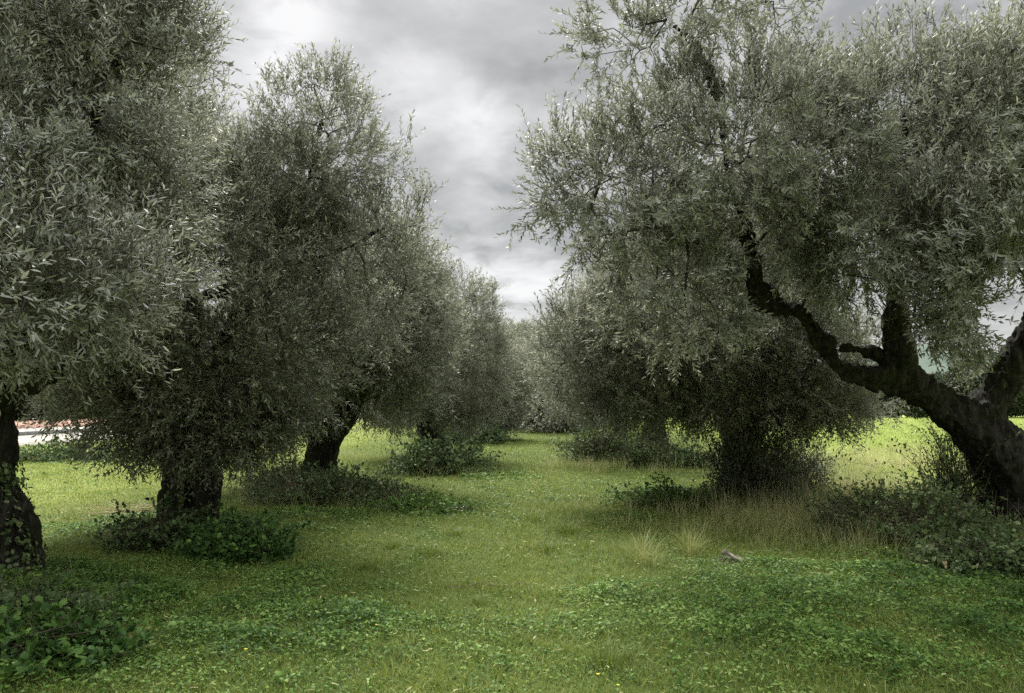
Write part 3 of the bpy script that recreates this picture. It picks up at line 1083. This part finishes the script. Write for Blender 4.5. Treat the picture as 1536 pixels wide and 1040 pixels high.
fr1, st = far_tree(21)
local_crown(fr1, st, [(0, 0, 3.3, 2.6, 2.5, 2.1), (.9, -.3, 2.4, 1.8, 1.8, 1.3), (-1.0, .2, 2.3, 1.7, 1.8, 1.3), (.2, .1, 4.6, 1.3, 1.3, 1.2), (-.3, 0, 1.4, 2.4, 2.3, 1.1), (0, 0, .9, 2.5, 2.4, .8)], 21,
            nA=90, nB=2600, shoots=6, lps=10, leafL=.10, leafW=.034, detail=0, gap=.0, zmin=.12, sticks=False)
fr2, st = far_tree(22)
local_crown(fr2, st, [(.3, 0, 3.6, 2.2, 2.2, 2.3), (-1.1, -.3, 2.8, 1.8, 1.8, 1.5), (1.2, .3, 2.4, 1.5, 1.6, 1.4), (-.3, .3, 5.0, 1.0, 1.0, 1.3), (.3, 0, 1.3, 2.3, 2.3, 1.1), (0, 0, .9, 2.5, 2.4, .8)], 22,
            nA=90, nB=2600, shoots=6, lps=10, leafL=.10, leafW=.034, detail=0, gap=.0, zmin=.12, sticks=False)


def far_place(src, first, px, d, rz, sc, label, group=None):
    q = GP(px, d)
    loc = (q[0], q[1], float(ground_h(q[0], q[1])) - .05)
    if first:
        src.location = loc
        src.rotation_euler = (0, 0, rz)
        src.scale = (sc,) * 3
        tag(src, label, 'olive tree', group)
        return src
    return dup_tree(src, loc, rz, sc, label, group, 'olive tree')


G2 = 'olive trees of the two rows'
far_place(fr1, True, 716, 33, .4, .95, 'fifth olive tree on the left, crown ending just left of the sunlit strip', G2)
far_place(fr2, True, 838, 43, 2.0, 1.05, 'low bushy olive tree right of the lane end, its crown reaching the grass', G2)
GE = 'olive trees closing the far end of the lane'
LE = 'olive tree in the grey-green wall of trees closing the lane'
for i, (px, d, rz, sc, src) in enumerate([(690, 48, 1.0, 1.05, fr2), (735, 56, 2.2, 1.1, fr1), (775, 60, 3.5, 1.05, fr2), (815, 58, 4.4, 1.1, fr1), (760, 75, 5.0, 1.3, fr1),
                                          (712, 70, .3, 1.2, fr2), (865, 66, .9, 1.15, fr2), (640, 64, 2.9, 1.1, fr1), (672, 41, 2.5, .95, fr1), (800, 50, 1.7, .95, fr1), (748, 51, .2, 1.05, fr2), (782, 53, 4.2, 1.0, fr1), (768, 60, 1.2, 1.45, fr1), (795, 64, 2.0, 1.4, fr2), (738, 62, 2.6, 1.35, fr2), (716, 50, 3.2, .9, fr1), (860, 52, 2.2, 1.0, fr1), (905, 56, 3.2, 1.1, fr2), (600, 58, 1.2, 1.1, fr2)]):
    far_place(src, False, px, d, rz, sc, LE, GE)

# --- background trees: broad dark trees past the road on the left and past the field on the right
bt = empty('broadleaf_tree', (0, 0, 0))
make_trunk(bt, np.zeros(3), [[(0, 0, -.3, .4), (0, 0, 1.0, .3), (.1, 0, 3, .2), (.2, 0, 5, .1)]], np.random.default_rng(3), .08, .03)
local_crown(bt, catmull([(0, 0, 1.0, .3), (.1, 0, 3, .2), (.2, 0, 5, .1)], .2)[:, :3],
            [(0, 0, 4.2, 3.0, 3.0, 2.6), (1.3, 0, 2.6, 2.2, 2.2, 1.9), (-1.5, .3, 2.5, 2.2, 2.2, 1.9), (0, 0, 1.6, 2.6, 2.6, 1.4)], 31,
            nA=60, nB=1500, shoots=5, lps=9, leafL=.17, leafW=.10, detail=0, gap=.1, zmin=.1, sticks=False, mat='shrub')
rb_ = np.random.default_rng(77)
GR = 'trees beyond the green field'
GLs = 'dark trees beyond the road on the left'
spots = [(1335, 92, .9), (1378, 90, .75), (1420, 94, .85), (1455, 92, 1.0), (1500, 90, 1.05), (1545, 94, 1.15), (1290, 95, .9), (1240, 93, .8), (1190, 96, 1.0), (1140, 92, .85),
         (1090, 98, 1.0), (1040, 95, .9), (1590, 90, 1.1), (1000, 90, .9)]
first = True
for px, d, sc in spots:
    q = GP(px, d)
    lab = 'low dark broad tree in the hedge line beyond the green field'
    if first:
        bt.location = (q[0], q[1], -.1); bt.scale = (sc,) * 3
        tag(bt, lab, 'tree', GR)
        first = False
    else:
        dup_tree(bt, (q[0], q[1], -.1), rb_.uniform(0, 6), sc, lab, GR, 'tree')
for px, d, sc in [(-120, 58, 1.0), (-50, 62, 1.1), (0, 66, 1.0), (45, 70, 1.15), (85, 74, 1.0), (125, 78, 1.1), (165, 84, 1.1), (205, 88, 1.1), (250, 92, 1.2), (300, 96, 1.1), (350, 100, 1.2),
                  (400, 104, 1.2), (455, 108, 1.2), (510, 112, 1.2), (560, 116, 1.2), (-200, 56, 1.1)]:
    q = GP(px, d)
    dup_tree(bt, (q[0], q[1], -.1), rb_.uniform(0, 6), sc, 'dark broad tree in the line beyond the pale road on the left', GLs, 'tree')
# --- suckers around R2, bushes, brambles
def bush(name, label, cat, px, py, radii, n, leafL, leafW, mat, seed, stems=60, stem_h=None, group=None, detail=2, dead=0, zc=None, vm=.45, up=.3, hollow=.35):
    rng = np.random.default_rng(seed)
    d = row_d(py)
    q = GP(px, d)
    base = np.array([q[0], q[1], float(ground_h(q[0], q[1]))])
    root = empty(name, base)
    tag(root, label, cat, group)
    rx, ry, rz = radii
    v = unit(rng.normal(size=(n, 3)))
    v[:, 2] = np.abs(v[:, 2])
    r = rng.uniform(size=n) ** hollow
    r *= 1 + .38 * wav(v * 3 + seed, 1.5, 10, 2) + .22 * wav(v * 9, 1.5, 10, 7)
    pos = v * r[:, None] * np.array([rx, ry, rz])
    pos = pos + rng.normal(0, .02, pos.shape)
    # arching leafy shoots that break the outline
    ns = max(20, n // 65)
    az_ = rng.uniform(0, 2 * pi, ns)
    rr = rng.uniform(.15, .95, ns)
    p0 = np.stack([np.cos(az_) * rr * rx, np.sin(az_) * rr * ry, rz * (1 - .75 * rr)], -1)
    sl = rng.uniform(.25, 1.0, ns) * (rz + .18)
    sd = unit(np.stack([np.cos(az_) * .7 * rr, np.sin(az_) * .7 * rr, rng.uniform(.5, 1.3, ns)], -1) + rng.normal(0, .2, (ns, 3)))
    lk = 16
    tt = np.tile((np.arange(lk) + .5) / lk, ns)
    si = np.repeat(np.arange(ns), lk)
    sp_ = p0[si] + sd[si] * (sl[si] * tt)[:, None] + np.array([0, 0, -1.]) * (sl[si] * .35 * tt ** 2)[:, None] + np.stack([np.cos(az_), np.sin(az_), az_ * 0], -1)[si] * (sl[si] * .25 * tt ** 2)[:, None]
    pos = np.concatenate([pos, sp_ + rng.normal(0, leafL * .25, sp_.shape)])
    v = np.concatenate([v, unit(sd[si] + rng.normal(0, .6, sp_.shape))])
    pos[:, 2] = np.maximum(pos[:, 2], .01)
    # clumping
    cl = wav(pos + base, 6, 12, 5) > -.55
    pos, v = pos[cl], v[cl]
    k = len(pos)
    g = Geo()
    tip = sp_.reshape(ns, lk, 3)
    frusta(g, p0, tip[:, lk // 2], np.full(ns, .003), np.full(ns, .002), 3, rng.uniform(0, 1, ns))
    frusta(g, tip[:, lk // 2], tip[:, -1], np.full(ns, .002), np.full(ns, .001), 3, rng.uniform(0, 1, ns))
    A = np.concatenate([rng.normal(0, .25, (stems, 2)) * np.array([rx, ry]), np.zeros((stems, 1))], 1)
    vv = unit(rng.normal(size=(stems, 3))); vv[:, 2] = np.abs(vv[:, 2]) + .2
    B = vv * rng.uniform(.7, 1.1, (stems, 1)) * np.array([rx, ry, rz])
    mid = (A + B) / 2 + rng.normal(0, .06, (stems, 3)) + np.array([0, 0, .12 * rz])
    r0 = np.full(stems, .005)
    frusta(g, A, mid, r0 * 1.3, r0, 4, rng.uniform(0, 1, stems))
    frusta(g, mid, B, r0, r0 * .4, 4, rng.uniform(0, 1, stems))
    if dead:
        dead = max(8, int(dead * .45))
        A = np.concatenate([rng.normal(0, .42, (dead, 2)) * np.array([rx, ry]), np.full((dead, 1), rz * .3)], 1)
        B = A + np.concatenate([rng.normal(0, .13, (dead, 2)), rng.uniform(.3, .85, (dead, 1)) * rz], 1)
        frusta(g, A, B, np.full(dead, .0028), np.full(dead, .001), 3, rng.uniform(.2, 1, dead))
        A2 = A + (B - A) * rng.uniform(.3, .9, (dead, 1))
        B2 = A2 + rng.normal(0, .09, (dead, 3)) + np.array([0, 0, .08])
        frusta(g, A2, B2, np.full(dead, .002), np.full(dead, .001), 3, rng.uniform(.2, 1, dead))
    s = g.build('stems', M['deadstem'], root)
    g = Geo()
    dirs = unit(v * .5 + rng.normal(0, .6, (k, 3)) + np.array([0, 0, up]))
    nrm = unit(v * .6 + rng.normal(0, .5, (k, 3)) + np.array([0, 0, .8]))
    L = leafL * rng.uniform(.6, 1.3, k)
    leaves(g, pos, dirs, nrm, L, leafW * L / leafL * rng.uniform(.8, 1.2, k), np.clip(rng.normal(vm, .2, k), 0, 1), detail, .2)
    g.build('foliage', M[mat], root)
    return root


bush('sucker_thicket', 'dense dark thicket of leafy olive suckers hiding the trunk foot of the drooping right-hand tree', 'thicket', 1125, 750, (.68, .6, 1.15), 13000, .055, .020, 'sucker', 41,
     stems=160, detail=1, up=.8, dead=150)
bush('sucker_thicket', 'smaller sucker clump reaching right towards the field from the thicket', 'thicket', 1190, 742, (.62, .5, .72), 5500, .05, .017, 'sucker', 42, stems=120, detail=1, up=.5, dead=90)
bush('bramble_bush', 'wide dark bramble mound round the foot of the third left-hand olive tree', 'bush', 500, 752, (1.4, .75, .40), 8500, .045, .028, 'bramble', 43, stems=220, dead=1500)
bush('bramble_bush', 'left end of dark brambles with dead brown stems beside the third left-hand tree', 'bush', 435, 738, (.75, .6, .36), 3600, .045, .028, 'bramble', 44, stems=120, dead=600)
bush('bramble_bush', 'low bush round the foot of the fourth left-hand olive tree', 'bush', 660, 708, (1.25, .9, .62), 5200, .07, .045, 'bramble', 45, stems=100, dead=300)
bush('bramble_bush', 'small dark bush at the foot of the fifth left-hand olive tree', 'bush', 705, 665, (1.3, 1.0, .9), 2600, .11, .08, 'bramble', 46, stems=60, dead=60)
bush('bramble_bush', 'brown-green bramble mound between the third and fourth right-hand trees', 'bush', 900, 690, (1.2, 1.0, .7), 3600, .07, .045, 'bramble', 47, stems=200, dead=1600, vm=.6)
bush('bramble_bush', 'dark bramble mound at the foot of the third right-hand tree', 'bush', 1030, 700, (.8, .7, .32), 3500, .07, .045, 'bramble', 48, stems=100, dead=900)
bush('bramble_bush', 'upright brown-green scrub against the left side of the third right-hand trunk', 'bush', 968, 702, (.55, .5, .8), 2600, .06, .035, 'bramble', 60, stems=120, dead=400, vm=.5)
bush('bramble_bush', 'big dark bramble mound left of the leaning tree at the right edge', 'bush', 1375, 815, (.85, .6, .44), 8000, .040, .026, 'bramble', 49, stems=260, dead=900, vm=.55)
bush('bramble_bush', 'lower straggling brambles at the left end of the big right-hand mound', 'bush', 1300, 800, (.7, .5, .45), 5200, .038, .024, 'bramble', 50, stems=160, dead=500, vm=.55)
bush('upright_shrub', 'sparse upright shrub with small leaves against the bright field beside the leaning trunk', 'shrub', 1425, 795, (.50, .35, 1.05), 5200, .042, .020, 'bramble', 51, stems=150, detail=1, dead=160, vm=.55, hollow=.45)
bush('bramble_bush', 'dark brambles in front of the leaning trunk at the right edge', 'bush', 1480, 850, (.85, .5, .26), 4200, .045, .03, 'bramble', 52, stems=120, dead=300, vm=.55)
bush('leafy_weed', 'clump of glossy dark green leaves to the right of the double trunk', 'weed', 365, 832, (.58, .42, .30), 3000, .052, .032, 'clover', 53, stems=80, vm=.2)
bush('leafy_weed', 'leafy weeds in front of the double trunk on the left', 'weed', 260, 820, (.75, .45, .32), 2600, .05, .032, 'bramble', 54, stems=120, dead=150)
bush('leafy_weed', 'clump of broad mid-green leaves in the bottom left corner', 'weed', 90, 985, (.60, .36, .22), 2400, .045, .034, 'clover', 55, stems=60, vm=.25)
bush('leafy_weed', 'dark leafy weeds at the foot of the nearest left-hand trunk', 'weed', 30, 935, (.75, .45, .20), 3200, .045, .03, 'bramble', 56, stems=120, dead=260)
bush('leafy_weed', 'low sprawling weed patch lit by sky to the right of the bramble mound', 'weed', 640, 765, (.85, .45, .16), 2200, .045, .028, 'clover', 57, stems=60, vm=.5)
bush('leafy_weed', 'low bramble runners left of the sucker thicket', 'weed', 1000, 758, (.85, .5, .26), 2800, .045, .028, 'clover', 58, stems=80, vm=.35)
bush('distant_bush', 'small dark bush in the sunlit meadow left of the second tree', 'bush', 105, 690, (1.6, .6, .45), 1800, .09, .05, 'bramble', 59, stems=50)

# brush pile
rng = np.random.default_rng(91)


def sticks(name, label, cat, px, py, n, spread, ln, r, mat='deadstem', zspread=.08, ang=None, leafy=0):
    q = GP(px, row_d(py))
    base = np.array([q[0], q[1], float(ground_h(*q))])
    g = Geo()
    A = rng.normal(0, 1, (n, 3)) * np.array([spread[0], spread[1], 0])
    A[:, 2] = np.abs(rng.normal(0, zspread, n)) + r
    a = rng.uniform(0, 2 * pi, n) if ang is None else rng.normal(ang, .35, n)
    L = ln * rng.uniform(.5, 1.2, n)
    B = A + np.stack([np.cos(a) * L, np.sin(a) * L, rng.normal(0, .1, n) * L], -1)
    mid = (A + B) / 2 + rng.normal(0, .04, (n, 3)) * ln
    frusta(g, A, mid, np.full(n, r), np.full(n, r * .8), 5, rng.uniform(.4, 1, n))
    frusta(g, mid, B, np.full(n, r * .8), np.full(n, r * .4), 5, rng.uniform(.4, 1, n))
    o = g.build(name, M[mat])
    o.location = base
    return tag(o, label, cat)


sticks('brush_pile', 'scatter of dry pale pruned twigs on the grass left of the double trunk', 'brush pile', 205, 772, 170, (.38, .22), .34, .0045, 'straw', zspread=.07)
sticks('fallen_branch', 'thin dry fallen branch lying across the middle of the lane', 'branch', 700, 876, 14, (.12, .02), .34, .0042, zspread=.005, ang=.05)
sticks('fallen_branch', 'small broken twig with dead leaves lying in the lane nearest the camera', 'branch', 760, 925, 8, (.1, .03), .14, .003, zspread=.005, ang=.3)


def block_stone():
    q = GP(1092, row_d(842))
    base = np.array([q[0], q[1], float(ground_h(*q)) + .005])
    v = np.array([(-.19, -.05, -.05), (-.03, -.12, -.05), (.26, -.04, -.05), (.12, .16, -.05), (-.14, .12, -.05),
                  (-.13, 0, .04), (-.03, -.09, .075), (.22, -.01, .0), (.1, .12, .04), (-.06, .06, .13)])
    import bmesh
    bm = bmesh.new()
    for p in v: bm.verts.new(p)
    bmesh.ops.convex_hull(bm, input=bm.verts)
    bmesh.ops.subdivide_edges(bm, edges=bm.edges[:], cuts=5, use_grid_fill=True)
    for w in bm.verts:
        c = np.array(w.co)[None]
        k = .014 * wav(c, 22, 12, 3)[0] + .006 * wav(c, 70, 12, 8)[0]
        w.co = w.co + w.co.normalized() * k
    bm.normal_update()
    me = bpy.data.meshes.new('stone_block')
    bm.to_mesh(me)
    bm.free()
    m, b = new_mat('weathered_stone')
    geo = b.n('ShaderNodeNewGeometry').outputs['Position']
    nz = b.noise(geo, 14, 6, .65)
    bp = b.n('ShaderNodeBump'); bp.inputs['Strength'].default_value = .6; bp.inputs['Distance'].default_value = .01
    b.l(nz, bp.inputs['Height'])
    finish(m, b, b.ramp(nz, [(.3, (.035, .028, .02)), (.5, (.13, .115, .085)), (.68, (.34, .31, .25))]), .9, 0, .1, bp.outputs[0])
    me.materials.append(m)
    o = bpy.data.objects.new('stone_block', me)
    C.objects.link(o)
    o.location = base
    tag(o, 'tilted weathered wedge of pale stone lying at the edge of the clover near the lane', 'stone')


block_stone()

# fallen olive leaves and bits of straw lying in the grass
x, y = fan(45, 2.8, 24, 7, rng)
n = len(x)
pos = np.stack([x, y, ground_h(x, y) + rng.uniform(.01, .06, n)], -1)
g = Geo()
L = rng.uniform(.025, .06, n)
leaves(g, pos, unit(np.concatenate([rdir(n, rng), rng.normal(0, .25, (n, 1))], 1)), unit(rng.normal(0, .5, (n, 3)) + np.array([0, 0, 1.])), L, L * .2 * np.clip(y / 7, 1, 2), rng.uniform(0, .8, n), 1, .2)
tag(g.build('fallen_leaves', M['straw']), 'fallen pale olive leaves scattered through the grass', 'fallen leaves', kind='stuff')

# darker grass tussocks standing out of the lane
for i, (px, py, rr, hh) in enumerate([(685, 800, .14, .10), (650, 825, .18, .16), (850, 800, .16, .22), (820, 825, .14, .16), (905, 990, .16, .15), (960, 845, .16, .34), (1030, 830, .15, .34),
                                      (590, 815, .16, .12), (555, 845, .14, .10), (800, 780, .2, .18), (720, 900, .12, .07), (880, 870, .13, .1), (1130, 790, .2, .38), (780, 960, .12, .07)]):
    q = GP(px, row_d(py))
    base = np.array([q[0], q[1], float(ground_h(*q))])
    n = 230
    off = rng.normal(0, 1, (n, 2)) * rr * np.exp(rng.normal(-.9, .3, (n, 1)))
    pos = np.concatenate([off, np.zeros((n, 1))], 1)
    g = Geo()
    blades(g, pos, unit(off + rng.normal(0, .02, (n, 2))), hh * rng.uniform(.25, 1.2, n), .0035, rng.uniform(.1, 1.3, n), np.clip(rng.normal(.25 if hh < .2 else .28, .2, n), 0, 1), 4)
    o = g.build('grass_tussock', M['straw'] if hh > .3 else M['grass'])
    o.location = base
    tag(o, 'tall straw-green grass tussock near the right-hand row' if hh > .3 else 'low dark tussock of grass standing in the open lane', 'grass tussock', 'grass tussocks in the lane')

# dry leaf, flowers
m, b = new_mat('dry_leaf')
M['dryleaf'] = finish(m, b, (.42, .32, .18), .7, .3, .2)
m, b = new_mat('yellow_petal')
M['petal'] = finish(m, b, (.75, .62, .06), .6, .2, .2)
g = Geo()
q = GP(1405, row_d(868))
base = np.array([q[0], q[1], float(ground_h(*q)) + .17])
leaves(g, np.array([[0, 0, 0.], [0, 0, 0], [0, 0, 0]]), np.array([[.3, -.2, 1], [-.5, -.1, .8], [.1, -.3, -.9]]), np.array([[0, -1, .2]] * 3), .034, .022, np.ones(3), 2, .3)
o = g.build('dry_leaf', M['dryleaf'])
o.location = base
tag(o, 'single curled tan dry leaf caught in the weeds at lower right', 'dry leaf')
fl = None
for i, (px, py) in enumerate([(380, 985), (640, 818), (570, 945), (893, 1022), (552, 925), (922, 1036)]):
    q = GP(px, row_d(py))
    loc = (q[0], q[1], float(ground_h(*q)))
    if fl is None:
        fl = empty('wildflower', loc)
        g = Geo()
        a = np.arange(7) * 2 * pi / 7
        leaves(g, np.tile([[0, 0, .07]], (7, 1)), np.stack([np.cos(a), np.sin(a), a * 0 + .35], -1), np.tile([[0, 0, 1.]], (7, 1)), .011, .008, np.ones(7), 2, .1)
        g.build('petals', M['petal'], fl)
        g = Geo()
        frusta(g, np.array([[0, 0, 0.]]), np.array([[0, 0, .07]]), np.array([.0012]), np.array([.001]), 4, np.array([.2]))
        g.build('stem', M['grass'], fl)
        tag(fl, 'tiny yellow wildflower dotted in the short grass of the lane', 'flower', 'yellow wildflowers in the grass')
    else:
        dup_tree(fl, loc, i * 1.3, .8 + .05 * (i % 5), fl['label'], fl['group'], 'flower')

# --- ivy leaves climbing the nearest left trunk
root_l1 = [o for o in bpy.data.objects if o.get('label', '').startswith('nearest olive tree')][0]
rng = np.random.default_rng(8)
n = 420
g = Geo()
yy = rng.uniform(690, 880, n)
rad = np.interp(yy, [650, 720, 800, 885], [.30, .31, .37, .46])
cxp = np.interp(yy, [650, 720, 800, 885], [-32, -32, -24, -22])
th = rng.normal(-.15, .5, n)
c = np.stack([P(a, b_, 6.5) for a, b_ in zip(cxp, yy)])
pos = c + np.stack([np.cos(th), np.sin(th) - .0, th * 0], -1) * (rad * rng.uniform(.98, 1.12, n))[:, None] - np.array(root_l1.location)
leaves(g, pos, unit(rng.normal(0, 1, (n, 3)) + np.array([.6, -.3, -.2])), unit(np.stack([np.cos(th), np.sin(th), th * 0 + .5], -1)), .045, .035, rng.uniform(0, 1, n), 2, .2)
g.build('ivy', M['bramble'], root_l1)

# --- hills
def hills():
    rng = np.random.default_rng(4)
    n, k = 240, 14
    a = np.linspace(radians(-80), radians(80), n)
    vs = []
    for j in range(k):
        t = j / (k - 1)
        R = 1700 + 1600 * t
        prof = 150 + 55 * np.sin(a * 5 + 1) + 35 * np.sin(a * 11 + 2) + 14 * np.sin(a * 29) + 8 * np.sin(a * 61 + 1)
        prof = prof * np.interp(np.degrees(a), [-80, -10, 3, 20, 34, 80], [.5, .5, .75, 1.0, 1.35, 1.2])
        z = prof * (sin(t * pi / 2) ** .8) * (1 + .06 * np.sin(a * 40 + j)) - 4 * (t == 0)
        vs.append(np.stack([np.sin(a) * R, np.cos(a) * R, z], -1))
    vs = np.concatenate(vs)
    f = []
    for j in range(k - 1):
        i = np.arange(n - 1)
        f.append(np.stack([j * n + i, j * n + i + 1, (j + 1) * n + i + 1, (j + 1) * n + i], -1))
    tag(mesh_obj('hills', vs, [np.concatenate(f)], plain_mat('wooded_hill', (.05, .075, .06), (.10, .13, .10), .012), smooth=True), kind='structure')


hills()
print('verts', sum(len(o.data.vertices) for o in S.objects if o.type == 'MESH'))
